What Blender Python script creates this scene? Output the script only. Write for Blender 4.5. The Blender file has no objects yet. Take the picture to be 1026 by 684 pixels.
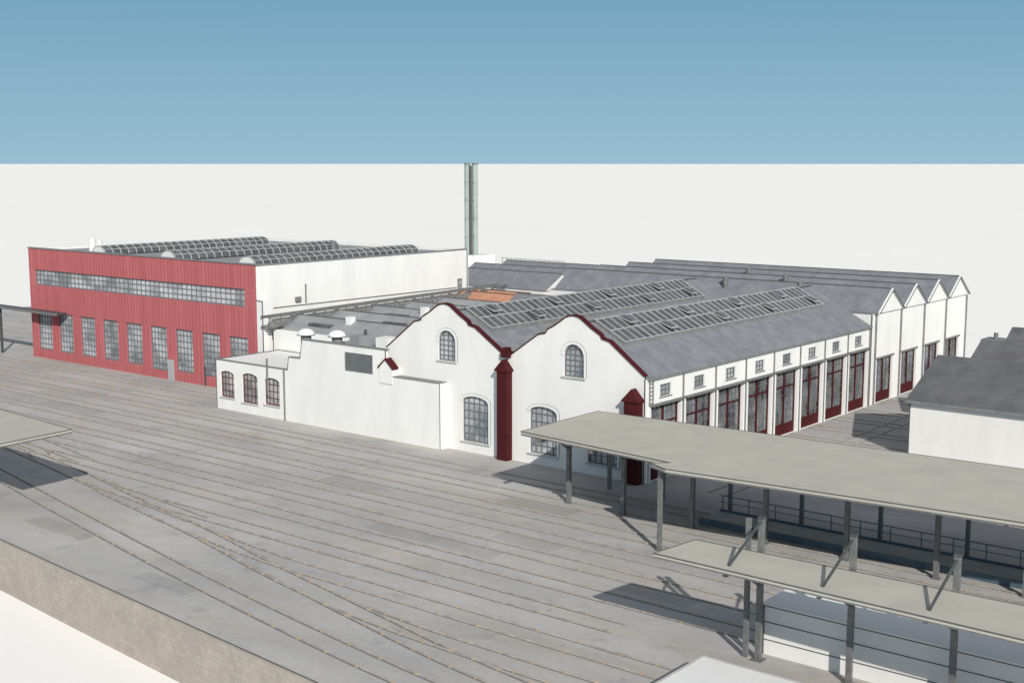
import bpy, math, random
from mathutils import Vector
from mathutils.geometry import tessellate_polygon
random.seed(4)
SC=bpy.context.scene
COL=SC.collection

# ------------------------------------------------------------ materials
def mat(name,c1,c2=None,rough=.8,scale=1.0,detail=6,bump=0.0,bscale=20,metal=0.0,lo=.35,hi=.65,streak=None,spec=None):
    m=bpy.data.materials.new(name);m.use_nodes=True
    nt=m.node_tree;N=nt.nodes;bs=N['Principled BSDF']
    bs.inputs['Roughness'].default_value=rough;bs.inputs['Metallic'].default_value=metal
    if spec is not None: bs.inputs['Specular IOR Level'].default_value=spec
    bs.inputs['Base Color'].default_value=(*c1,1)
    geo=N.new('ShaderNodeNewGeometry')
    if c2:
        mp=N.new('ShaderNodeMapping')
        if streak: mp.inputs['Scale'].default_value=streak
        nz=N.new('ShaderNodeTexNoise');nz.inputs['Scale'].default_value=scale;nz.inputs['Detail'].default_value=detail
        nz.inputs['Roughness'].default_value=.62
        rp=N.new('ShaderNodeValToRGB');rp.color_ramp.elements[0].position=lo;rp.color_ramp.elements[1].position=hi
        rp.color_ramp.elements[0].color=(*c1,1);rp.color_ramp.elements[1].color=(*c2,1)
        nt.links.new(geo.outputs['Position'],mp.inputs[0]);nt.links.new(mp.outputs[0],nz.inputs['Vector'])
        nt.links.new(nz.outputs['Fac'],rp.inputs[0]);nt.links.new(rp.outputs[0],bs.inputs['Base Color'])
    if bump:
        n2=N.new('ShaderNodeTexNoise');n2.inputs['Scale'].default_value=bscale;n2.inputs['Detail'].default_value=4
        bp=N.new('ShaderNodeBump');bp.inputs['Strength'].default_value=bump;bp.inputs['Distance'].default_value=.05
        nt.links.new(geo.outputs['Position'],n2.inputs['Vector']);nt.links.new(n2.outputs['Fac'],bp.inputs['Height'])
        nt.links.new(bp.outputs[0],bs.inputs['Normal'])
    return m
WHITE=mat('white_render',(.69,.685,.665),(.76,.755,.73),.9,.5,8,.1,8,streak=(1,1,.3))
WHITE2=mat('white_plaster_panel',(.68,.68,.665),(.74,.74,.72),.9,.3,6)
TERR=mat('pale_ground',(.85,.835,.805),(.87,.855,.825),1.0,.01,4,spec=0)
ROOF=mat('roof_slate',(.155,.162,.18),(.215,.222,.24),.85,.8,8,.1,6,streak=(1,1,.5))
ROOFD=mat('roof_bitumen_dark',(.09,.09,.095),(.13,.13,.135),.9,.6,8,.1,6)
ROOFL=mat('roof_gravel_grey',(.22,.225,.235),(.29,.295,.30),.9,.4,8,.1,10)
ORANGE=mat('orange_tile',(.38,.18,.11),(.48,.24,.15),.8,1.5)
MAROON=mat('maroon_paint',(.050,.008,.010),(.070,.011,.013),.75,1.2,spec=.15)
TRIM=mat('grey_flashing',(.15,.15,.155),(.22,.22,.215),.6,2)
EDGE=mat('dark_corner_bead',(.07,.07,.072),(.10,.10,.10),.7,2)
STEEL=mat('galvanised_steel',(.13,.135,.135),(.20,.20,.195),.55,3,metal=.2)
DARK=mat('dark_steel',(.045,.05,.05),(.075,.08,.08),.6,3)
MUNT=mat('window_bars_grey',(.12,.12,.125),(.17,.17,.18),.6,3)
MUNTW=mat('window_bars_light',(.33,.335,.335),(.42,.42,.42),.6,3)
GLASS=mat('window_glass',(.16,.18,.20),(.50,.51,.52),.15,.35,3,lo=.38,hi=.62,spec=.7)
GLASSD=mat('window_glass_dark',(.03,.035,.04),(.22,.23,.24),.12,.6,3,spec=.7)
GLASSS=mat('skylight_glass',(.06,.065,.07),(.11,.118,.125),.4,.6,3,spec=.25)
CAN=mat('canopy_sheet',(.405,.39,.335),(.455,.44,.375),.85,.5,8,.1,6)
BROWN=mat('brown_window_frame',(.11,.04,.03),(.14,.05,.04),.6,2)
RAIL=mat('rail_steel',(.30,.285,.26),(.46,.43,.39),.5,1.5)
GROOVE=mat('rail_groove',(.13,.125,.12),(.18,.17,.16),.9,2)
FAST=mat('rust_fastening',(.40,.29,.19),(.50,.38,.27),.8,3)
PLAT=mat('platform_concrete',(.40,.40,.38),(.5,.5,.48),.9,.7,8)
BLUE=mat('blue_steel',(.05,.08,.11),(.08,.12,.16),.6,2)
LOUV=mat('louver_grey',(.20,.21,.22),(.26,.27,.28),.6,2)
CHIM=mat('chimney_steel',(.24,.30,.28),(.32,.37,.35),.5,.5)

def asphalt(name,k=1.0):
    m=bpy.data.materials.new(name);m.use_nodes=True
    nt=m.node_tree;N=nt.nodes;L=nt.links;bs=N['Principled BSDF'];bs.inputs['Roughness'].default_value=.95
    bs.inputs['Specular IOR Level'].default_value=.15
    g=N.new('ShaderNodeNewGeometry')
    def noise(sc,d=6,ms=None,r=.6):
        n=N.new('ShaderNodeTexNoise');n.inputs['Scale'].default_value=sc;n.inputs['Detail'].default_value=d;n.inputs['Roughness'].default_value=r
        if ms:
            mp=N.new('ShaderNodeMapping');mp.inputs['Scale'].default_value=ms
            L.new(g.outputs['Position'],mp.inputs[0]);L.new(mp.outputs[0],n.inputs['Vector'])
        else: L.new(g.outputs['Position'],n.inputs['Vector'])
        return n
    def ramp(n,a,b,ca,cb):
        r=N.new('ShaderNodeValToRGB');r.color_ramp.elements[0].position=a;r.color_ramp.elements[1].position=b
        r.color_ramp.elements[0].color=(*ca,1);r.color_ramp.elements[1].color=(*cb,1);L.new(n.outputs['Fac'],r.inputs[0]);return r
    def mul(a,b,f=1.0):
        x=N.new('ShaderNodeMix');x.data_type='RGBA';x.blend_type='MULTIPLY';x.inputs[0].default_value=f
        L.new(a,x.inputs[6]);L.new(b,x.inputs[7]);return x.outputs[2]
    base=ramp(noise(.09,8),.35,.65,(.42*k,.41*k,.393*k),(.49*k,.478*k,.458*k))
    st=ramp(noise(.22,7,(.35,1,1)),.36,.60,(.84,.84,.86),(1.0,1.0,1.0))
    fine=ramp(noise(2.2,6),.3,.7,(.90,.90,.90),(1.0,1.0,1.0))
    br=ramp(noise(.5,5,(.12,1,1)),.50,.72,(1,1,1),(.98,.92,.84))
    dk=ramp(noise(.30,4),.58,.68,(1,1,1),(.85,.86,.88))
    sp=ramp(noise(1.1,3),.66,.72,(1,1,1),(.80,.79,.78))
    c=mul(base.outputs[0],st.outputs[0]);c=mul(c,fine.outputs[0]);c=mul(c,br.outputs[0]);c=mul(c,dk.outputs[0]);c=mul(c,sp.outputs[0])
    L.new(c,bs.inputs['Base Color'])
    return m
ASPH=asphalt('yard_asphalt');ASPD=asphalt('asphalt_patch_dark',.87);ASPL=asphalt('asphalt_patch_light',1.09)
RED=mat('red_cladding',(.38,.11,.115),(.46,.145,.15),.75,.35,6,streak=(2.5,1,.15),spec=.2)
REDD=mat('red_cladding_seam',(.31,.08,.085),(.36,.095,.10),.75,1,spec=.2)
def brick():
    m=bpy.data.materials.new('retaining_wall_stone');m.use_nodes=True
    nt=m.node_tree;N=nt.nodes;L=nt.links;bs=N['Principled BSDF'];bs.inputs['Roughness'].default_value=.9
    g=N.new('ShaderNodeNewGeometry');sp=N.new('ShaderNodeSeparateXYZ');cb=N.new('ShaderNodeCombineXYZ')
    L.new(g.outputs['Position'],sp.inputs[0]);L.new(sp.outputs['X'],cb.inputs['X']);L.new(sp.outputs['Z'],cb.inputs['Y'])
    t=N.new('ShaderNodeTexBrick');t.inputs['Scale'].default_value=1.0;t.inputs['Brick Width'].default_value=.36;t.inputs['Row Height'].default_value=.3
    t.inputs['Mortar Size'].default_value=.02
    t.inputs['Color1'].default_value=(.36,.315,.27,1);t.inputs['Color2'].default_value=(.41,.365,.315,1);t.inputs['Mortar'].default_value=(.33,.295,.26,1)
    L.new(cb.outputs[0],t.inputs['Vector'])
    n=N.new('ShaderNodeTexNoise');n.inputs['Scale'].default_value=.6;n.inputs['Detail'].default_value=6;L.new(g.outputs['Position'],n.inputs['Vector'])
    r=N.new('ShaderNodeValToRGB');r.color_ramp.elements[0].position=.35;r.color_ramp.elements[1].position=.65
    r.color_ramp.elements[0].color=(.88,.88,.88,1);r.color_ramp.elements[1].color=(1.0,1.0,.98,1);L.new(n.outputs['Fac'],r.inputs[0])
    x=N.new('ShaderNodeMix');x.data_type='RGBA';x.blend_type='MULTIPLY';x.inputs[0].default_value=1
    L.new(t.outputs['Color'],x.inputs[6]);L.new(r.outputs[0],x.inputs[7]);L.new(x.outputs[2],bs.inputs['Base Color'])
    return m
BRICK=brick()

# ------------------------------------------------------------ mesh builder
def W(a,d,z): return (a,d,z)
def front(Y): return lambda a,d,z:(a,Y-d,z)       # wall facing -Y
def side(X): return lambda a,d,z:(X+d,a,z)        # wall facing +X
class B:
    def __init__(s,name): s.name=name;s.p={}
    def add(s,part,m,V,F):
        k=(part,m.name);v,f,_=s.p.setdefault(k,([],[],m));o=len(v)
        v.extend(V);f.extend([tuple(i+o for i in q) for q in F])
    def box(s,part,m,x0,x1,y0,y1,z0,z1,fr=W):
        V=[fr(x,y,z) for z in (z0,z1) for x,y in ((x0,y0),(x1,y0),(x1,y1),(x0,y1))]
        s.add(part,m,V,[(3,2,1,0),(4,5,6,7),(0,1,5,4),(1,2,6,5),(2,3,7,6),(3,0,4,7)])
    def hexa(s,part,m,b4,t4):
        s.add(part,m,list(b4)+list(t4),[(3,2,1,0),(4,5,6,7),(0,1,5,4),(1,2,6,5),(2,3,7,6),(3,0,4,7)])
    def beam(s,part,m,p,q,w,h=None):
        p=Vector(p);q=Vector(q);d=(q-p).normalized();h=h or w
        up=Vector((0,0,1)) if abs(d.z)<.95 else Vector((1,0,0))
        r=d.cross(up).normalized();u=r.cross(d).normalized()
        f=lambda c:[tuple(c+r*sx*w/2+u*su*h/2) for sx,su in((-1,-1),(1,-1),(1,1),(-1,1))]
        s.hexa(part,m,f(p),f(q))
    def line(s,P,w=.07,part='corner_bead'):
        for p,q in zip(P[:-1],P[1:]): s.beam(part,EDGE,p,q,w)
    def cyl(s,part,m,c,r,z0,z1,n=16,r2=None):
        r2=r if r2 is None else r2
        V=[(c[0]+r*math.cos(2*math.pi*i/n),c[1]+r*math.sin(2*math.pi*i/n),z0) for i in range(n)]
        V+=[(c[0]+r2*math.cos(2*math.pi*i/n),c[1]+r2*math.sin(2*math.pi*i/n),z1) for i in range(n)]
        s.add(part,m,V,[(i,(i+1)%n,(i+1)%n+n,i+n) for i in range(n)]+[tuple(range(n,2*n)),tuple(range(n-1,-1,-1))])
    def wall(s,part,m,fr,outer,holes=(),depth=.3):
        allp=list(outer)
        for h in holes: allp+=h
        tr=tessellate_polygon([[Vector((a,z,0)) for a,z in outer]]+[[Vector((a,z,0)) for a,z in h] for h in holes])
        s.add(part,m,[fr(a,0,z) for a,z in allp],[tuple(t) for t in tr])
        for h in holes:
            n=len(h)
            s.add(part,m,[fr(a,0,z) for a,z in h]+[fr(a,-depth,z) for a,z in h],[(i,(i+1)%n,(i+1)%n+n,i+n) for i in range(n)])
    def finish(s):
        e=bpy.data.objects.new(s.name,None);COL.objects.link(e)
        for (part,mn),(v,f,m) in s.p.items():
            me=bpy.data.meshes.new(part);me.from_pydata(v,[],f);me.materials.append(m);me.update()
            o=bpy.data.objects.new(part,me);COL.objects.link(o);o.parent=e
        return e
def opening(a0,a1,z0,z1,rise=0,n=10):
    P=[(a0,z0),(a1,z0)]
    if rise<=0: return P+[(a1,z1),(a0,z1)]
    c=(a0+a1)/2;hw=(a1-a0)/2;zs=z1-rise
    return P+[(c+hw*math.cos(t*math.pi/n),zs+rise*math.sin(t*math.pi/n)) for t in range(n+1)]
def archz(a,a0,a1,z1,rise):
    if rise<=0: return z1
    c=(a0+a1)/2;hw=(a1-a0)/2;t=max(0,1-((a-c)/hw)**2);return z1-rise+rise*math.sqrt(t)
def window(b,fr,a0,a1,z0,z1,rise=0,nx=4,nz=4,gm=GLASS,fm=MUNT,depth=.25,bar=.06,fw=.1,part='window',bm=None):
    bm=bm or fm
    O=opening(a0,a1,z0,z1,rise)
    b.add(part+'_glass',gm,[fr(a,-depth,z) for a,z in O],[tuple(range(len(O)))])
    d0,d1=-depth+.004,-depth+.07
    b.box(part+'_frame',fm,a0,a0+fw,d0,d1+.02,z0,z1-rise,fr);b.box(part+'_frame',fm,a1-fw,a1,d0,d1+.02,z0,z1-rise,fr)
    b.box(part+'_frame',fm,a0+fw,a1-fw,d0,d1+.02,z0,z0+fw,fr)
    if rise<=0: b.box(part+'_frame',fm,a0+fw,a1-fw,d0,d1+.02,z1-fw,z1,fr)
    else:
        n=10;c=(a0+a1)/2;hw=(a1-a0)/2;zs=z1-rise
        for t in range(n):
            q=[]
            for k in (t,t+1):
                an=k*math.pi/n;q.append(((c+hw*math.cos(an),zs+rise*math.sin(an)),(c+(hw-fw)*math.cos(an),zs+max(.01,rise-fw)*math.sin(an))))
            b.hexa(part+'_frame',fm,[fr(*(p[0],d0,p[1])) for p in (q[0][0],q[1][0],q[1][1],q[0][1])],[fr(*(p[0],d1+.02,p[1])) for p in (q[0][0],q[1][0],q[1][1],q[0][1])])
    for i in range(1,nx):
        a=a0+(a1-a0)*i/nx;b.box(part+'_bars',bm,a-bar/2,a+bar/2,d0,d1,z0+fw,archz(a,a0,a1,z1,rise)-fw*.6,fr)
    for j in range(1,nz):
        z=z0+(z1-z0)*j/nz;ha=(a1-a0)/2
        if rise>0 and z>z1-rise: ha*=math.sqrt(max(0,1-((z-(z1-rise))/rise)**2))
        c=(a0+a1)/2;b.box(part+'_bars',bm,c-ha+fw*.6,c+ha-fw*.6,d0,d1-.004,z-bar/2,z+bar/2,fr)
def coping(b,part,m,fr,pts,d0,d1,t):
    for (a,z),(a2,z2) in zip(pts[:-1],pts[1:]):
        b.hexa(part,m,[fr(a,d0,z),fr(a2,d0,z2),fr(a2,d1,z2),fr(a,d1,z)],[fr(a,d0,z+t),fr(a2,d0,z2+t),fr(a2,d1,z2+t),fr(a,d1,z+t)])
def slope(b,part,m,q,t=.12):
    b.hexa(part,m,[(x,y,z-t) for x,y,z in q],q)

# ------------------------------------------------------------ ground
def grid_sheet(name,m,xs,ys,z):
    V=[(x,y,z) for y in ys for x in xs];n=len(xs)
    F=[(j*n+i,j*n+i+1,(j+1)*n+i+1,(j+1)*n+i) for j in range(len(ys)-1) for i in range(n-1)]
    me=bpy.data.meshes.new(name);me.from_pydata(V,[],F);me.materials.append(m);o=bpy.data.objects.new(name,me);COL.objects.link(o)
xs=[-90000,-20000,-5000,-1200,-400,-200,0,200,400,1200,5000,20000,90000]
grid_sheet('ground',TERR,xs,xs,-3.3)
edge=[(-330,62),(-240,55),(-170,49),(-120,44.6),(-76.2,41.3),(-60,39.9),(-42.9,38.5),(-20,37),(20,35),(60,34)]
yo=edge+[(60,96),(-20,96),(-20,152),(-200,152),(-200,87),(-330,87)]
b=B('yard_pavement')
tr=tessellate_polygon([[Vector((x,y,0)) for x,y in yo]])
b.add('asphalt',ASPH,[(x,y,0) for x,y in yo],[tuple(t) for t in tr])
n=len(yo);k=len(edge)
b.add('slab_side',WHITE2,[(x,y,0) for x,y in yo]+[(x,y,-3.31) for x,y in yo],[(i,(i+1)%n,(i+1)%n+n,i+n) for i in range(k-1,n)])
def patch(m,x0,x1,y0,y1):
    j=lambda:random.uniform(-.12,.12)
    b.add('repair_patch',m,[(x0+j(),y0+j(),.005),(x1+j(),y0+j(),.005),(x1+j(),y1+j(),.005),(x0+j(),y1+j(),.005)],[(0,1,2,3)])
for i,(x0,y0,w,h) in enumerate(((-98,61.5,9,1.6),(-72,65.1,6,1.5),(-60,58.0,11,1.5),(-88,72.4,7,1.5),(-52,61.6,5,1.5),(-118,68.8,10,1.6),(-47,65.0,4,1.5),(-79,44.5,7,1.6),(-63,42.2,5,1.2),(-100,50.0,6,1.8),(-95,46.5,9,1.4),(-82,76.0,9,1.4),(-125,75.9,12,1.4),(-57,68.8,6,1.5),(-40,58.2,5,1.4),(-108,65.1,6,1.5))):
    patch(ASPD if i%3 else ASPL,x0,x0+w,y0,y0+h)
b.finish()
b=B('retaining_wall')
for (x,y),(x2,y2) in zip(edge[:-1],edge[1:]):
    b.hexa('stone_face',BRICK,[(x,y-.25,-3.31),(x2,y2-.25,-3.31),(x2,y2,-3.31),(x,y,-3.31)],[(x,y-.25,.06),(x2,y2-.25,.06),(x2,y2-.001,.06),(x,y-.001,.06)])
    b.line([(x,y-.1,.08),(x2,y2-.1,.08)],.04,'wall_edge_strip')
b.finish()

# ------------------------------------------------------------ tracks
def smooth(P,n=8):
    out=[]
    P=[P[0]]+P+[P[-1]]
    for i in range(1,len(P)-2):
        p0,p1,p2,p3=[Vector(p) for p in P[i-1:i+3]]
        for t in range(n):
            t/=n;out.append(.5*((2*p1)+(p2-p0)*t+(2*p0-5*p1+4*p2-p3)*t*t+(3*p1-p0-3*p2+p3)*t**3))
    out.append(Vector(P[-1]));return out
zoff=[0]
def track(P,curve=False,fast=True):
    zoff[0]+=1
    dz=.010+.0008*(zoff[0]%12)
    b=B('railway_track')
    pts=smooth(P) if curve else [Vector(p) for p in P]
    nn=[]
    for i,p in enumerate(pts):
        d=(pts[min(i+1,len(pts)-1)]-pts[max(i-1,0)]).normalized();nn.append(Vector((-d.y,d.x)))
    def strip(part,m,o0,o1,z0,z1):
        V=[];F=[]
        for p,q in zip(pts,nn):
            a=p+q*o0;c=p+q*o1;V+=[(a.x,a.y,z0),(a.x,a.y,z1),(c.x,c.y,z1),(c.x,c.y,z0)]
        for i in range(len(pts)-1):
            o=4*i;F+=[(o,o+1,o+5,o+4),(o+1,o+2,o+6,o+5),(o+2,o+3,o+7,o+6)]
        b.add(part,m,V,F)
    for s in (-1,1):
        g=.72*s
        strip('rail',RAIL,g-.045,g+.045,0,.06+dz)
        strip('groove',GROOVE,g-.13,g-.046,0,dz);strip('groove',GROOVE,g+.046,g+.10,0,dz)
    if fast:
        for i in range(len(pts)-1):
            L=(pts[i+1]-pts[i]).length;d=(pts[i+1]-pts[i])/L;k=0.7
            while k<L:
                for s in (-1,1):
                    c=pts[i]+d*k+nn[i]*(.72*s)
                    b.box('fastening',FAST,c.x-.07,c.x+.07,c.y-.10,c.y+.10,0,.068+dz)
                k+=2.4
    return b.finish()
for y in (82.2,78.4,74.8,71.2,67.6,64.0,60.4):
    x0,x1=(-200,16) if y<77 else (-200,-104)
    track([(x0,y),(x1,y)])
track([(-200,57),(-125,57),(-103,56.6),(-69,50.7),(-49,46.4),(-36,44.1),(-10,41.5),(20,40)],True)
track([(-200,54.2),(-125,54.2),(-105,52.6),(-78,47.6),(-58,44.0),(-38,41.2),(-10,39)],True)
track([(-112,57),(-98,57),(-60,56.8),(16,56.8)],True)
track([(-98,55.9),(-86,54.1),(-76,53.2),(-36,53.2)],True)
track([(-82,53.0),(-70,50.9),(-60,49.7),(-50,49.6),(-31,49.6)],True)
track([(-66,50.1),(-55,47.6),(-45,46.2),(-31,46)],True)
track([(-140,60.4),(-118,59.2),(-100,57.2),(-92,55),(-70,52.2)],True)
track([(-150,64),(-125,62.8),(-105,59.5),(-90,57)],True)
for y in (87.4,92.4,97.4,102.4,107.4,112.4,117.4,123.9,130.1,136.3,142.3):
    track([(-51.6,y),(-41,y)],fast=False)
track([(-46,80.5),(-46,151)],fast=False)

# ------------------------------------------------------------ locomotive hall
YF=79.5;XS=-51.8;C1=-71.95;C2=-58.45
def gable(c,l,r,zl,zr):
    H=[(3.4,10.58),(2.72,10.72),(2.55,11.0),(2.2,11.2),(1.65,11.5),(1.1,11.87),(.65,12.17),(.35,12.27)]
    return [(l,zl)]+[(c-a,z) for a,z in H]+[(c,12.31)]+[(c+a,z) for a,z in H[::-1]]+[(r,zr)]
b=B('locomotive_hall')
fr=front(YF)
prof=gable(C1,-78.8,-65.2,8.0,8.45)+gable(C2,-65.0,XS,8.45,8.2)
wins=[(-72.7,-70.7,7.5,10.1,1.0,4,6),(-59.4,-57.4,7.5,10.1,1.0,4,6),(-70.0,-67.1,.9,4.8,.55,5,6),(-62.8,-60.0,.9,4.8,.55,5,6),(-57,-54.2,.9,4.8,.55,5,6)]
H=[opening(*w[:5]) for w in wins]
outer=[(-78.8,0),(XS,0)]+prof[::-1]
b.wall('front_wall',WHITE,fr,outer,H,.25)
for w in wins: 
    window(b,fr,*w)
    b.box('window_sill',PLAT,w[0]-.15,w[1]+.15,.002,.12,w[2]-.12,w[2],fr)
    O=opening(w[0]-.0,w[1]+.0,w[2],w[3],w[4]);O2=opening(w[0]-.22,w[1]+.22,w[2],w[3]+.22,w[4]+.1)
    for i in range(1,len(O)-1):
        q=[O[i],O[i+1],O2[i+1],O2[i]]
        b.hexa('window_surround',WHITE2,[fr(a,0.001,z) for a,z in q],[fr(a,.06,z) for a,z in q])
        b.line([fr(*(O2[i][0],.03,O2[i][1])),fr(*(O2[i+1][0],.03,O2[i+1][1]))],.035,'surround_edge_strip')  # thin dark strip outlining the outer edge of the surround
coping(b,'maroon_coping',MAROON,fr,prof,.10,-.42,.11)
b.wall('gable_back',WHITE,lambda a,d,z:(a,YF+.3,z),[(-78.8,7.5),(XS,7.5)]+prof[::-1])
b.box('valley_pedestal',MAROON,-65.5,-64.7,YF-.4,YF+.3,8.45,8.95);b.box('valley_pedestal',MAROON,-65.35,-64.85,YF-.3,YF+.2,8.95,9.25)
def pilaster(x0,x1,z1,z2,m,y0=YF-.7):
    b.box('pilaster',m,x0,x1,y0,YF-.002,0,z1)
    c=(x0+x1)/2;e=.15
    b.box('pilaster_cap',MAROON,x0-e,x1+e,y0-e,YF-.002,z1,z1+.12)
    b.add('pilaster_cap',MAROON,[(x0-e,y0-e,z1+.12),(x1+e,y0-e,z1+.12),(x1+e,YF-.002,z1+.12),(x0-e,YF-.002,z1+.12),(c,y0,z2),(c,YF-.05,z2)],[(0,1,4),(1,2,5,4),(2,3,5),(3,0,4,5)])
pilaster(-65.65,-64.6,7.35,8.3,MAROON)
pilaster(-53.2,-51.95,6.3,7.3,MAROON)
px0,px1,pc=-78.75,-77.25,-78.0
b.wall('corner_pier',WHITE,front(YF-1.0),[(px0,5.0),(px1,5.0),(px1,6.45),(pc,7.15),(px0,6.45)])
b.box('corner_pier',WHITE,px0,px1,YF-.999,YF-.002,5.0,6.44)
for s in (-1,1):
    e=pc+s*.9
    b.hexa('corner_pier_cap',MAROON,[(pc,YF-1.1,7.1),(e,YF-1.1,6.3),(e,YF-.3,6.3),(pc,YF-.3,7.1)],[(pc,YF-1.1,7.24),(e,YF-1.1,6.44),(e,YF-.3,6.44),(pc,YF-.3,7.24)])
b.line([(XS,YF,0),(XS,YF,8.1)]);
fs=side(XS);HS=[];ctr=[82.4+5*i for i in range(8)]
for c in ctr: HS+= [opening(c-2.1,c+2.1,0.02,5.75),opening(c-.8,c+.8,6.4,7.35)]
b.wall('side_wall',WHITE,fs,[(YF,0),(120.3,0),(120.3,8.0),(YF,8.0)],HS,.35)
for i,c in enumerate(ctr):
    window(b,fs,c-.8,c+.8,6.4,7.35,0,3,2,GLASS,MUNT,.2,part='clerestory_window')
    b.box('clerestory_sill',TRIM,c-.9,c+.9,.002,.08,6.32,6.39,fs)
    a0,a1=c-2.1,c+2.1
    window(b,fs,a0,a1,.02,5.75,0,6,8,GLASSD,MAROON,.3,.05,.16,part='engine_door',bm=MUNT)
    b.box('engine_door_leaf',MAROON,a0+.1,a1-.1,-.29,-.2,.03,1.0,fs)
    b.box('engine_door_leaf',MAROON,c-.09,c+.09,-.29,-.18,1.0,5.7,fs)
    b.box('engine_door_transom',MAROON,a0+.1,a1-.1,-.26,-.17,4.3,4.42,fs)
    b.box('downpipe',TRIM,c+2.45,c+2.55,.002,.12,0,7.85,fs)
    b.box('door_rail_beam',STEEL,a0-.2,a1+.2,.05,.35,5.85,6.0,fs)
    b.box('door_jamb',WHITE2,a0-.22,a0-.02,.002,.1,0,5.84,fs);b.box('door_jamb',WHITE2,a1+.02,a1+.22,.002,.1,0,5.84,fs)
b.box('gutter',TRIM,YF+.35,120.2,.002,.22,7.86,8.02,fs)
for s in (80.0,80.45): b.beam('ladder',TRIM,(XS+.15,s,6.0),(XS+.15,s,8.2),.05)
for k in range(7): b.beam('ladder',TRIM,(XS+.15,80.0,6.15+.3*k),(XS+.15,80.45,6.15+.3*k),.04)
Y0,Y1=YF+.3,120.2
ZR=11.65
for c,l,r in ((C1,-78.8,-65.2),(C2,-65.2,XS+.15)):
    slope(b,'roof_slope',ROOF,[(l,Y0,8.0),(c,Y0,ZR),(c,Y1,ZR),(l,Y1,8.0)])
    slope(b,'roof_slope',ROOF,[(c,Y0,ZR),(r,Y0,8.0),(r,Y1,8.0),(c,Y1,ZR)])
    b.box('ridge_cap',EDGE,c-.12,c+.12,Y0,Y1,ZR-.02,ZR+.08)
    sl=(ZR-8.0)/(r-c)
    zz=lambda x:ZR-(x-c)*sl
    xa,xb=c+.25,c+3.2;h=.30;ya,yb=Y0+2.2,Y1-3.5
    b.hexa('skylight_kerb',TRIM,[(xa,ya,zz(xa)),(xb,ya,zz(xb)),(xb,yb,zz(xb)),(xa,yb,zz(xa))],[(xa,ya,zz(xa)+h-.06),(xb,ya,zz(xb)+h-.06),(xb,yb,zz(xb)+h-.06),(xa,yb,zz(xa)+h-.06)])
    m1=.1
    b.hexa('skylight_glass',GLASSS,[(xa+m1,ya+m1,zz(xa+m1)+h-.058),(xb-m1,ya+m1,zz(xb-m1)+h-.058),(xb-m1,yb-m1,zz(xb-m1)+h-.058),(xa+m1,yb-m1,zz(xa+m1)+h-.058)],[(xa+m1,ya+m1,zz(xa+m1)+h),(xb-m1,ya+m1,zz(xb-m1)+h),(xb-m1,yb-m1,zz(xb-m1)+h),(xa+m1,yb-m1,zz(xa+m1)+h)])
    nb=36
    for i in range(nb+1):
        y=ya+(yb-ya)*i/nb;w=.10 if i%4==0 else .05
        b.beam('skylight_bars',MUNTW,(xa,y,zz(xa)+h+.04),(xb,y,zz(xb)+h+.04),w,.08)
    for x in (xa+.05,(xa+xb)/2,xb-.05): b.beam('skylight_bars',MUNTW,(x,ya,zz(x)+h+.045),(x,yb,zz(x)+h+.045),.08,.08)
    for i in range(8):
        y=ya+2+(yb-ya)*i/8+random.uniform(0,1)
        xm=(xa+xb)/2 if i%2 else xa+.1
        b.hexa('vent_sash',MUNTW,[(xm,y,zz(xm)+h+.09),(xm+1.3,y,zz(xm+1.3)+h+.3),(xm+1.3,y+1.1,zz(xm+1.3)+h+.3),(xm,y+1.1,zz(xm)+h+.09)],[(xm,y,zz(xm)+h+.13),(xm+1.3,y,zz(xm+1.3)+h+.35),(xm+1.3,y+1.1,zz(xm+1.3)+h+.35),(xm,y+1.1,zz(xm)+h+.13)])
        b.hexa('vent_sash_glass',GLASSS,[(xm+.12,y+.12,zz(xm+.12)+h+.13),(xm+1.18,y+.12,zz(xm+1.18)+h+.31),(xm+1.18,y+.98,zz(xm+1.18)+h+.31),(xm+.12,y+.98,zz(xm+.12)+h+.13)],[(xm+.12,y+.12,zz(xm+.12)+h+.17),(xm+1.18,y+.12,zz(xm+1.18)+h+.35),(xm+1.18,y+.98,zz(xm+1.18)+h+.35),(xm+.12,y+.98,zz(xm+.12)+h+.17)])
b.box('end_wall',WHITE,-78.8,-78.6,Y0,Y1,0,7.9)
b.finish()

# ------------------------------------------------------------ depot annex
b=B('depot_annex');YA=YF-.9;fa=front(YA)
pr=[(-101.6,4.85),(-91.0,4.85),(-90.8,6.1),(-89.2,6.1),(-88.9,7.9),(-78.1,7.9),(-78.1,5.65),(-71.7,5.65)]
wa=[(-101.0,-98.9,1.2,3.85,.4,4,4),(-97.7,-95.4,1.0,3.95,.4,4,4),(-94.4,-92.2,1.2,3.85,.4,4,4)]
b.wall('front_wall',WHITE,fa,[(-101.6,0),(-71.7,0)]+pr[::-1],[opening(*w[:5]) for w in wa]+[opening(-83.3,-79.7,5.6,7.3)],.25)
for w in wa:
    window(b,fa,*w,gm=GLASS,fm=BROWN,fw=.12,bar=.06)
    b.box('window_sill',PLAT,w[0]-.12,w[1]+.12,.002,.1,w[2]-.1,w[2],fa)
b.box('louver_back',LOUV,-83.3,-79.7,-.25,-.2,5.6,7.3,fa)
for i in range(9): b.box('louver_blade',LOUV,-83.28,-79.72,-.2,-.03,5.66+.18*i,5.73+.18*i,fa)
coping(b,'parapet_flashing',TRIM,fa,pr[:2],.05,-.3,.07)
coping(b,'parapet_flashing',TRIM,fa,pr[4:6],.05,-.58,.07);coping(b,'parapet_flashing',TRIM,fa,pr[2:4],.05,-.3,.07)
coping(b,'parapet_flashing',TRIM,fa,pr[6:],.05,-.88,.06)
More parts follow.
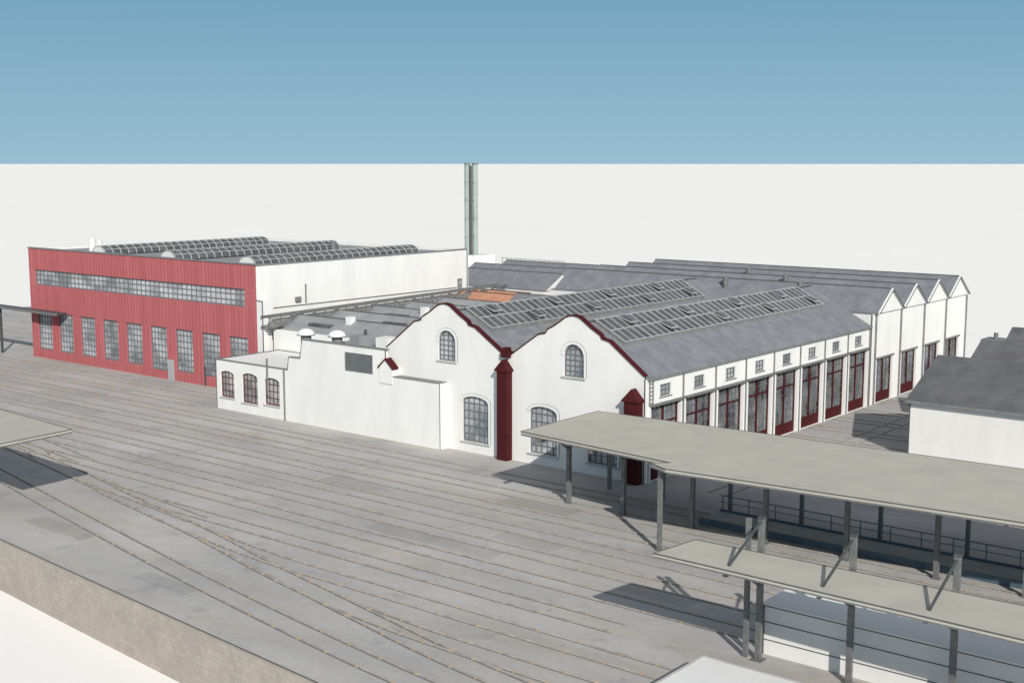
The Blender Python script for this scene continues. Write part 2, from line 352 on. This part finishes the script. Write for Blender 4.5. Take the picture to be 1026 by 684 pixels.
b.line([(-101.6,YA,0),(-101.6,YA,4.85)],.06);b.line([(-91,YA,4.85),(-90.8,YA,6.1)],.06);b.line([(-89.2,YA,6.1),(-88.9,YA,7.9)],.06);b.line([(-78.1,YA,7.9),(-78.1,YA,5.7)],.06)
b.box('end_return',WHITE,-71.9,-71.702,YA+.002,YF-.002,0,5.645)
b.box('movement_joint',EDGE,-71.76,-71.69,.001,.02,0,5.6,fa)
b.box('parapet_back',WHITE,-88.85,-78.3,YA+.32,YA+.55,4.9,7.895)
b.box('flat_roof',WHITE2,-101.6,-89.0,YA+.01,92,4.5,4.84)
b.line([(-101.6,YA+.3,4.88),(-101.6,92,4.88)],.08);b.line([(-101.6,86.6,4.88),(-91,86.6,4.88)],.06)
b.box('flat_roof_upper',ROOFL,-88.9,-79.0,YA+.56,86.5,6.9,7.2)
b.box('roof_plant_room',WHITE,-91.0,-88.6,YA+.6,84.5,4.8,6.1)
b.box('left_end_wall',WHITE,-101.59,-101.4,YA+.01,92,0,4.5)
b.box('flue',TRIM,-93.9,-93.75,YA-.15,YA-.02,2.2,5.7)
b.box('downpipe',TRIM,-91.5,-91.38,YA-.13,YA-.01,0,4.8)
for cx,cy in ((-91.0,81.0),(-87.8,82.0)):
    b.cyl('ventilator_base',TRIM,(cx,cy),.5,4.9,8.0)
    for j in range(4):
        a0,a1=j*math.pi/8,(j+1)*math.pi/8
        b.cyl('ventilator_dome',WHITE2,(cx,cy),.85*math.cos(a0),8.0+.55*math.sin(a0),8.0+.55*math.sin(a1),18,max(.02,.85*math.cos(a1)))
    b.cyl('ventilator_collar',EDGE,(cx,cy),.88,7.92,8.0,18)
b.box('roof_hatch',ROOFL,-85.6,-84.4,81.5,83,7.2,8.3);b.cyl('vent_pipe',DARK,(-84.6,82.6),.15,7.2,8.8)
b.box('air_unit',WHITE2,-83.2,-81.8,82.5,84,7.2,8.2)
b.finish()

# ------------------------------------------------------------ middle workshop sheds
b=B('workshop_sheds')
def saw(b,x0,x1,ys,zv,zr,m,part='roof_slope',asym=.5):
    for y0,y1 in zip(ys[:-1],ys[1:]):
        ym=y0+(y1-y0)*asym
        slope(b,part,m,[(x0,y0,zv),(x1,y0,zv),(x1,ym,zr),(x0,ym,zr)]);slope(b,part,m,[(x0,ym,zr),(x1,ym,zr),(x1,y1,zv),(x0,y1,zv)])
        b.box('ridge_flashing',EDGE,x0,x1,ym-.09,ym+.09,zr-.03,zr+.05)
        b.add('gable_infill',WHITE,[(x1-.01,y0,zv-.1),(x1-.01,y1,zv-.1),(x1-.01,ym,zr-.1)],[(0,1,2)])
ys=[87+5.6*i for i in range(6)]
saw(b,-102.4,-79.0,ys,6.9,8.3,ROOFL)
b.box('front_parapet',WHITE,-102.4,-79.0,86.7,86.98,0,7.0)
b.box('south_wall',WHITE,-102.4,-102.2,87,115,0,6.8)
for i,(x,y) in enumerate(((-97,89),(-92,94.7),(-97,100),(-88,100.3),(-93,106))):
    b.box('roof_window',GLASSS,x-1.6,x+1.6,y-.9,y-.2,7.4,7.78);b.box('vent_box',WHITE2,x+3,x+3.7,y,y+.7,7.4,8.7)
saw(b,-104,-95,[116.2,119.0,121.8],7.5,8.6,ORANGE,'orange_roof')
saw(b,-94.9,-79,[115.2,120.1],7.4,8.8,ROOF)
b.finish()
b=B('back_workshop')
saw(b,-116,-95.5,[124,131,138,145],8.6,10.4,ROOF)
b.box('walls',WHITE,-116,-95.6,123.8,144.8,0,8.4)
for i in range(14): b.beam('roof_railing',TRIM,(-111+.8*i,134.5,10.3),(-111+.8*i,134.5,11.3),.05)
b.beam('roof_railing',TRIM,(-111.2,134.5,11.3),(-100.4,134.5,11.3),.06);b.beam('roof_railing',TRIM,(-111.2,134.5,10.8),(-100.4,134.5,10.8),.05)
b.finish()

# ------------------------------------------------------------ rear hall
b=B('gabled_workshop_hall')
pk=[124.4,130.7,137.0,143.3];vy=[121.25,127.55,133.85,140.15,146.45]
pf=[(120.31,9.2),(121.25,9.2)]
for i in range(4): pf+=[(pk[i],11.4),(vy[i+1],9.2)]
dc=[123.9,130.2,136.5,142.6]
hs=[opening(c-2.0,c+2.0,.02,4.5) for c in dc]
fs2=side(XS+.02)
b.wall('gable_wall',WHITE,fs2,[(120.31,0),(146.45,0)]+pf[::-1],hs,.35)
for c in dc:
    window(b,fs2,c-2,c+2,.02,4.5,0,4,6,GLASSD,MAROON,.3,.06,.16,part='engine_door',bm=MUNT)
    b.box('engine_door_leaf',MAROON,c-1.9,c+1.9,-.29,-.2,.03,1.0,fs2);b.box('engine_door_leaf',MAROON,c-.1,c+.1,-.29,-.18,1.0,4.4,fs2)
    b.box('lintel',TRIM,c-2.2,c+2.2,.002,.1,4.52,4.7,fs2)
for y in vy: b.box('rain_pipe',TRIM,y-.08,y+.08,.002,.16,0,9.1,fs2)
X0=-92
saw(b,X0,XS+.25,vy,9.32,11.5,ROOF)
coping(b,'verge_trim',WHITE2,side(XS),pf[1:],.45,.26,.13)
for (a,z),(a2,z2) in zip(pf[1:-1],pf[2:]): b.line([(XS+.46,a,z+.02),(XS+.46,a2,z2+.02)],.08,'verge_edge_strip')  # dark edge line following the gable verges
b.box('south_wall',WHITE,X0,XS-.002,120.31,120.6,0,9.2);b.box('eaves_gutter',TRIM,X0,XS+.3,120.9,121.2,9.15,9.3)
b.box('west_wall',WHITE,X0,X0+.2,120.7,146,0,9.2);b.box('north_wall',WHITE,X0,XS,146.2,146.44,0,9.2)
slope(b,'roof_margin',ROOF,[(X0,120.3,9.22),(XS,120.3,9.22),(XS,121.3,9.32),(X0,121.3,9.32)],.05)
b.line([(XS+.04,120.3,0),(XS+.04,120.3,9.2)],.09)
for x,y in ((-70,123.2),(-66,129.5),(-74,135.6),(-61,123.0)): b.cyl('roof_vent',STEEL,(x,y),.3,10.3,11.7)
b.finish()

# ------------------------------------------------------------ red workshop building
b=B('red_workshop_building')
YR=85.8;fr=front(YR)
wc=[-144.5+4.68*i for i in range(9)]
holes=[opening(c-1.55,c+1.55,.9 if i==5 else 1.1,5.85) for i,c in enumerate(wc)]
holes.append(opening(-146.2,-105.8,9.1,11.0))
b.wall('red_facade',RED,fr,[(-147.5,0),(-103.9,0),(-103.9,13.6),(-147.5,13.6)],holes,.3)
for i,c in enumerate(wc): window(b,fr,c-1.55,c+1.55,.9 if i==5 else 1.1,5.85,0,5,7,GLASS,MUNT,.25,.07,.12)
window(b,fr,-146.2,-105.8,9.1,11.0,0,48,3,GLASS,MUNT,.25,.09,.12,part='ribbon_window')
x=-147.1
while x<-104:
    inw=any(abs(x-c)<1.7 for c in wc)
    b.box('cladding_seam',REDD,x-.035,x+.035,.002,.05,6.0,9.0,fr);b.box('cladding_seam',REDD,x-.035,x+.035,.002,.05,11.1,13.45,fr)
    b.box('cladding_seam',REDD,x-.035,x+.035,.002,.05,0,.85 if inw else 6.0,fr);x+=.6
b.box('parapet_cap',TRIM,-147.6,-103.8,-.4,.1,13.6,13.72,fr)
b.box('entrance_door',MUNTW,-119.4,-118.3,.05,.12,0,2.3,fr);b.box('entrance_door',DARK,-112.9,-112.7,.01,.1,0,2.2,fr)
fz=side(-103.9)
b.wall('side_wall',WHITE,fz,[(YR+.002,0),(119,0),(119,13.5),(YR+.002,13.5)],[opening(117.2,118.2,8.4,10.0)],.2)
window(b,fz,117.2,118.2,8.4,10.0,0,2,2)
b.box('side_parapet_cap',TRIM,YR,119,-.35,.06,13.5,13.64,fz)
b.box('side_ledge',WHITE2,YR+.01,87.0,.002,.9,0,9.9,fz)
b.line([(-103.0,YR,0),(-103.0,YR,9.9),(-103.9,YR,9.95)],.08);b.line([(-103.88,119,7),(-103.88,119,13.5)],.1)
b.beam('vent_pipe',TRIM,(-103.8,92.5,9.2),(-103.8,92.5,11.2),.12);b.box('vent_box',TRIM,91.0,91.7,.002,.3,9.4,9.9,fz)
b.box('side_cable_tray',TRIM,88,117,.002,.1,8.95,9.03,fz)
b.box('roof_deck',ROOFL,-147.4,-104.2,YR+.3,119,12.9,13.2)
b.box('rear_wall',WHITE,-147.4,-103.95,119.01,119.3,0,13.5);b.box('west_wall',WHITE,-147.49,-147.2,YR+.3,119,0,13.55)
for cx in (-107.2,-121.0,-134.6):
    R=1.35;HH=.95;n=10;ya,yb=87.4,112.5;zb=13.2
    V=[]
    for y in (ya,yb): V+=[(cx+R*math.cos(math.pi*i/n),y,zb+.1+HH*math.sin(math.pi*i/n)) for i in range(n+1)]
    b.add('barrel_skylight_end',WHITE2,V,[tuple(range(n,-1,-1)),tuple(range(n+1,2*n+2))])
    b.add('barrel_skylight_glass',GLASSS,V,[(i,i+1,n+2+i,n+1+i) for i in range(n)])
    for k in range(24):
        y=ya+(yb-ya)*k/23
        p=lambda i:(cx+(R+.03)*math.cos(math.pi*i/n),y,zb+.1+(HH+.03)*math.sin(math.pi*i/n))
        for i in range(n): b.beam('barrel_skylight_rib',MUNTW,p(i),p(i+1),.10,.08)
    for i in (2,5,8):
        p=(cx+(R+.05)*math.cos(math.pi*i/n),zb+.12+(HH+.05)*math.sin(math.pi*i/n));b.beam('barrel_skylight_rib',MUNTW,(p[0],ya,p[1]),(p[0],yb,p[1]),.08)
b.cyl('roof_vent',WHITE2,(-141.5,91),.4,13.2,14.8);b.cyl('roof_vent',WHITE2,(-140.6,91.5),.3,13.2,14.5);b.cyl('roof_vent',STEEL,(-116,108),.35,13.2,14.6)
b.box('west_annex',WHITE,-151.2,-147.51,88,104,0,11)
b.box('west_annex_cap',TRIM,-151.25,-147.51,87.9,104.1,11.001,11.1)
b.finish()
b=B('entrance_canopy')
b.box('roof_slab',DARK,-170,-139,84.2,85.5,5.95,6.12);b.box('fascia',STEEL,-170,-139,84.05,84.19,5.85,6.15)
for x in (-165,-153.2): b.box('post',DARK,x-.13,x+.13,84.7,84.96,0,5.95)
b.finish()
b=B('pipe_bridge')
for zz in (7.3,8.35):
    for x in (-102.9,-101.7): b.beam('chord',STEEL,(x,85.5,zz),(x,124,zz+.6),.18)
b.hexa('side_panel',TRIM,[(-101.72,85.5,7.35),(-101.62,85.5,7.35),(-101.62,124,7.95),(-101.72,124,7.95)],[(-101.72,85.5,8.0),(-101.62,85.5,8.0),(-101.62,124,8.6),(-101.72,124,8.6)])
b.hexa('walkway_deck',TRIM,[(-102.8,85.5,7.32),(-101.8,85.5,7.32),(-101.8,124,7.92),(-102.8,124,7.92)],[(-102.8,85.5,7.45),(-101.8,85.5,7.45),(-101.8,124,8.05),(-102.8,124,8.05)])
for i in range(26):
    y=85.5+1.54*i;z=7.3+.6*i/25
    b.beam('lattice',STEEL,(-101.6,y,z),(-101.6,y,z+1.05),.09)
    if i<25: b.beam('lattice',STEEL,(-101.6,y,z if i%2 else z+1.05),(-101.6,y+1.54,z+1.05 if i%2 else z),.07)
for y in (92,104,116): b.box('support',STEEL,-102.9,-102.6,y,y+.3,0,7.4)
b.finish()

# ------------------------------------------------------------ chimney
b=B('chimney_stack')
b.cyl('flue',CHIM,(-187.0,214.4),.62,-3.3,24.1,20);b.cyl('flue',CHIM,(-185.7,215.5),.62,-3.3,24.1,20)
b.cyl('flue_rim',STEEL,(-187.0,214.4),.7,23.8,24.15,20);b.cyl('flue_rim',STEEL,(-185.7,215.5),.7,23.8,24.15,20)
b.cyl('inner_duct',DARK,(-186.0,214.4),.3,-3.3,23.6,12)
for z in range(0,24,4): b.beam('brace',STEEL,(-187.2,213.6,z),(-185.3,214.9,z),.12)
b.box('base_house',WHITE,-190,-183,212,219,-3.3,4)
b.finish()

# ------------------------------------------------------------ right storage shed
b=B('storage_shed')
x0,x1=-39.8,20
def gab(y0,y1,ym,zv,zr,xa):
    slope(b,'roof_slope',ROOFD,[(xa-.3,y0-.3,zv),(x1,y0-.3,zv),(x1,ym,zr),(xa-.3,ym,zr)],.15)
    slope(b,'roof_slope',ROOFD,[(xa-.3,ym,zr),(x1,ym,zr),(x1,y1,zv),(xa-.3,y1,zv)],.15)
    b.wall('gable_end',WHITE,lambda a,d,z:(xa,a,z),[(y0,0),(y1,0),(y1,zv-.1),(ym,zr-.16),(y0,zv-.1)])
gab(100.8,113.4,107.2,4.85,7.8,x0);gab(113.8,122,118,5.6,8.0,x0);gab(122.4,131,126.5,5.6,8.3,x0)
b.wall('front_wall',WHITE,front(100.8),[(x0,0),(x1,0),(x1,4.75),(x0,4.75)])
b.box('eaves_gutter',TRIM,x0-.3,x1,100.3,100.48,4.66,4.84);b.line([(x0,100.8,0),(x0,100.8,4.7)],.08)
b.finish()
b=B('transformer_kiosk')
b.box('housing',WHITE,-50.5,-48.3,149,151.5,0,3.6);b.box('roof',TRIM,-50.7,-48.1,148.8,151.7,3.6,3.8)
b.box('door',STEEL,-49.8,-49,148.95,148.99,.05,2.2);b.cyl('vent',STEEL,(-49.4,150.2),.25,3.8,4.5)
b.finish()

# ------------------------------------------------------------ canopies
def sheet(b,part,m,P,z0,z1):
    n=len(P);tr=tessellate_polygon([[Vector((x,y,0)) for x,y in P]])
    b.add(part,m,[(x,y,z0) for x,y in P]+[(x,y,z1) for x,y in P],[tuple(t) for t in tr]+[tuple(i+n for i in t) for t in tr]+[(i,(i+1)%n,(i+1)%n+n,i+n) for i in range(n)])
def rim(b,P,z):
    for (x,y),(x2,y2) in zip(P,P[1:]+P[:1]): b.line([(x,y,z),(x2,y2,z)],.05,'roof_edge_strip')
b=B('platform_canopy')
P=[(-54.8,68.4),(-44.0,67.2),(-41.6,66.9),(-42.5,66.0),(-41.0,65.3),(-20,67.0),(16,70),(16,80.6),(-23.9,79.1),(-42,78.4),(-54.9,77.8)]
sheet(b,'roof_sheet',CAN,P,5.32,5.5);rim(b,P,5.5)
sheet(b,'edge_profile',STEEL,P,5.22,5.315)
for x in (-53,-48.3,-42.8,-37.4,-31.9,-26.3,-21.2,-15.9,-10.6):
    b.box('post',STEEL,x-.14,x+.14,71.5,71.78,0,5.2);b.box('post',STEEL,x-.12,x+.12,76.6,76.84,0,5.2)
    b.box('cross_beam',STEEL,x-.1,x+.1,67.6,77.6,4.98,5.215);b.box('base_plate',STEEL,x-.25,x+.25,71.4,71.9,0,.05)
    b.beam('brace',STEEL,(x,71.6,3.9),(x,69.9,5.05),.12);b.beam('brace',STEEL,(x,71.7,3.9),(x,73.4,5.05),.12)
b.box('front_post',STEEL,-41.9,-41.65,65.9,66.15,0,5.3)
b.box('long_beam',STEEL,-54,16,71.55,71.75,4.7,4.97);b.box('long_beam',STEEL,-54,16,76.62,76.82,4.7,4.97)
for k in range(30): b.box('purlin',TRIM,-54+2.3*k,-53.9+2.3*k,68.6,77.5,5.12,5.218)
b.finish()
b=B('transfer_platform')
b.box('deck',PLAT,-43,16,73.0,75.6,0.0,.32);b.box('edge_beam',BLUE,-43,16,72.85,72.99,.0,.45)
b.box('edge_beam',BLUE,-43,16,75.61,75.75,.0,.45)
for i in range(30):
    b.beam('railing_post',STEEL,(-42.8+2*i,75.68,.45),(-42.8+2*i,75.68,1.4),.06)
b.beam('railing',STEEL,(-43,75.68,1.4),(16,75.68,1.4),.07);b.beam('railing',STEEL,(-43,75.68,.95),(16,75.68,.95),.05)
b.finish()
b=B('platform_canopy')
P=[(-32.2,50.4),(-14,50.0),(6,49.8),(6,54.6),(-14,54.1),(-31.8,53.6)]
sheet(b,'roof_sheet',CAN,P,5.36,5.5);sheet(b,'edge_profile',STEEL,P,5.28,5.355);rim(b,P,5.5)
for x in (-28.4,-23.7,-18.9,-14.1,-9.3):
    b.box('mast',STEEL,x-.13,x+.13,53.9+.0,54.15,0,7.1);b.box('mast_cap',DARK,x-.16,x+.16,53.87,54.18,7.1,7.18)
    b.beam('tie_rod',DARK,(x,53.9,6.95),(x,50.9,5.52),.1)
    b.box('cantilever',STEEL,x-.09,x+.09,50.5,53.89,5.08,5.275);b.beam('strut',STEEL,(x,53.9,3.8),(x,51.8,5.1),.11)
    b.box('base_plate',STEEL,x-.3,x+.3,53.7,54.3,0,.05)
b.box('mast',STEEL,-29.2,-28.98,53.9,54.12,0,7.0)
b.finish()
b=B('platform_store')
b.box('walls',WHITE,-28.6,6,54.9,58.5,0,2.55);b.box('roof',WHITE2,-28.7,6,54.8,58.6,2.55,2.63)
for z in (.75,1.65,2.45): b.box('panel_joint',EDGE,-28.58,6,54.87,54.899,z,z+.04)
b.line([(-28.6,54.88,0),(-28.6,54.88,2.55)],.05)
b.finish()
b=B('loading_platform')
b.box('deck',WHITE2,-29.2,6,42.6,50.2,0,1.1);b.box('deck_edge',PLAT,-29.3,6,50.21,50.35,0,1.14);b.box('deck_edge',PLAT,-29.35,-29.21,42.6,50.2,0,1.14)
b.finish()
b=B('platform_canopy')
P=[(-112,45.5),(-79.2,43.2),(-79.7,49.0),(-90.6,49.7),(-112,51)]
sheet(b,'roof_sheet',CAN,P,5.34,5.5);sheet(b,'edge_profile',STEEL,P,5.24,5.335);rim(b,P,5.5)
for x in (-108,-102,-96,-90.5): b.box('post',STEEL,x-.14,x+.14,47.3,47.6,0,5.23)
for x in (-108,-102,-96,-90.5,-84.5):b.box('cross_beam',STEEL,x-.1,x+.1,45.6,49.1,5.0,5.235)
b.finish()

# ------------------------------------------------------------ light, sky, camera
el=math.radians(29);dx,dy=-.79,.61;n=math.hypot(dx,dy);dx/=n;dy/=n
sd=bpy.data.lights.new('sun','SUN');sd.energy=4.3;sd.angle=math.radians(.5);sd.color=(1,.955,.89)
so=bpy.data.objects.new('sun',sd);COL.objects.link(so)
so.rotation_euler=Vector((dx*math.cos(el),dy*math.cos(el),-math.sin(el))).to_track_quat('-Z','Y').to_euler();so.location=(40,-30,60)
w=bpy.data.worlds.new('World');SC.world=w;w.use_nodes=True;nt=w.node_tree;N=nt.nodes;L=nt.links
sk=N.new('ShaderNodeTexSky');sk.sky_type='NISHITA';sk.sun_disc=False;sk.sun_elevation=el;sk.sun_rotation=math.atan2(-dx,-dy)
sk.air_density=1.0;sk.dust_density=.3;sk.ozone_density=1.5
ST=.14
hs=N.new('ShaderNodeHueSaturation');hs.inputs['Saturation'].default_value=.35;L.new(sk.outputs[0],hs.inputs['Color'])
tc=N.new('ShaderNodeTexCoord');sp=N.new('ShaderNodeSeparateXYZ');L.new(tc.outputs['Generated'],sp.inputs[0])
lin=lambda v:tuple((((c/255+.055)/1.055)**2.4) for c in v)
rp=N.new('ShaderNodeValToRGB');e=rp.color_ramp.elements
e[0].position=0;e[0].color=(*lin((152,190,207)),1);e[1].position=.13;e[1].color=(*lin((114,163,190)),1)
L.new(sp.outputs['Z'],rp.inputs[0])
vm=N.new('ShaderNodeVectorMath');vm.operation='SCALE';vm.inputs['Scale'].default_value=1/ST;L.new(rp.outputs[0],vm.inputs[0])
mr=N.new('ShaderNodeMapRange');mr.interpolation_type='SMOOTHSTEP';mr.inputs['From Min'].default_value=.16;mr.inputs['From Max'].default_value=.45;L.new(sp.outputs['Z'],mr.inputs['Value'])
mx=N.new('ShaderNodeMix');mx.data_type='RGBA';L.new(mr.outputs[0],mx.inputs[0]);L.new(vm.outputs[0],mx.inputs[6]);L.new(hs.outputs[0],mx.inputs[7])
bg=N['Background'];bg.inputs[1].default_value=ST
L.new(mx.outputs[2],bg.inputs[0])
cd=bpy.data.cameras.new('camera');cd.sensor_width=36;cd.lens=44.98;cd.clip_start=.5;cd.clip_end=300000
co=bpy.data.objects.new('camera',cd);COL.objects.link(co);co.location=(0,0,24)
co.rotation_euler=(math.radians(90)-math.atan(178/1282),0,math.atan2(.6307,.776));SC.camera=co
SC.view_settings.view_transform='Standard';SC.view_settings.look='None';SC.view_settings.exposure=0
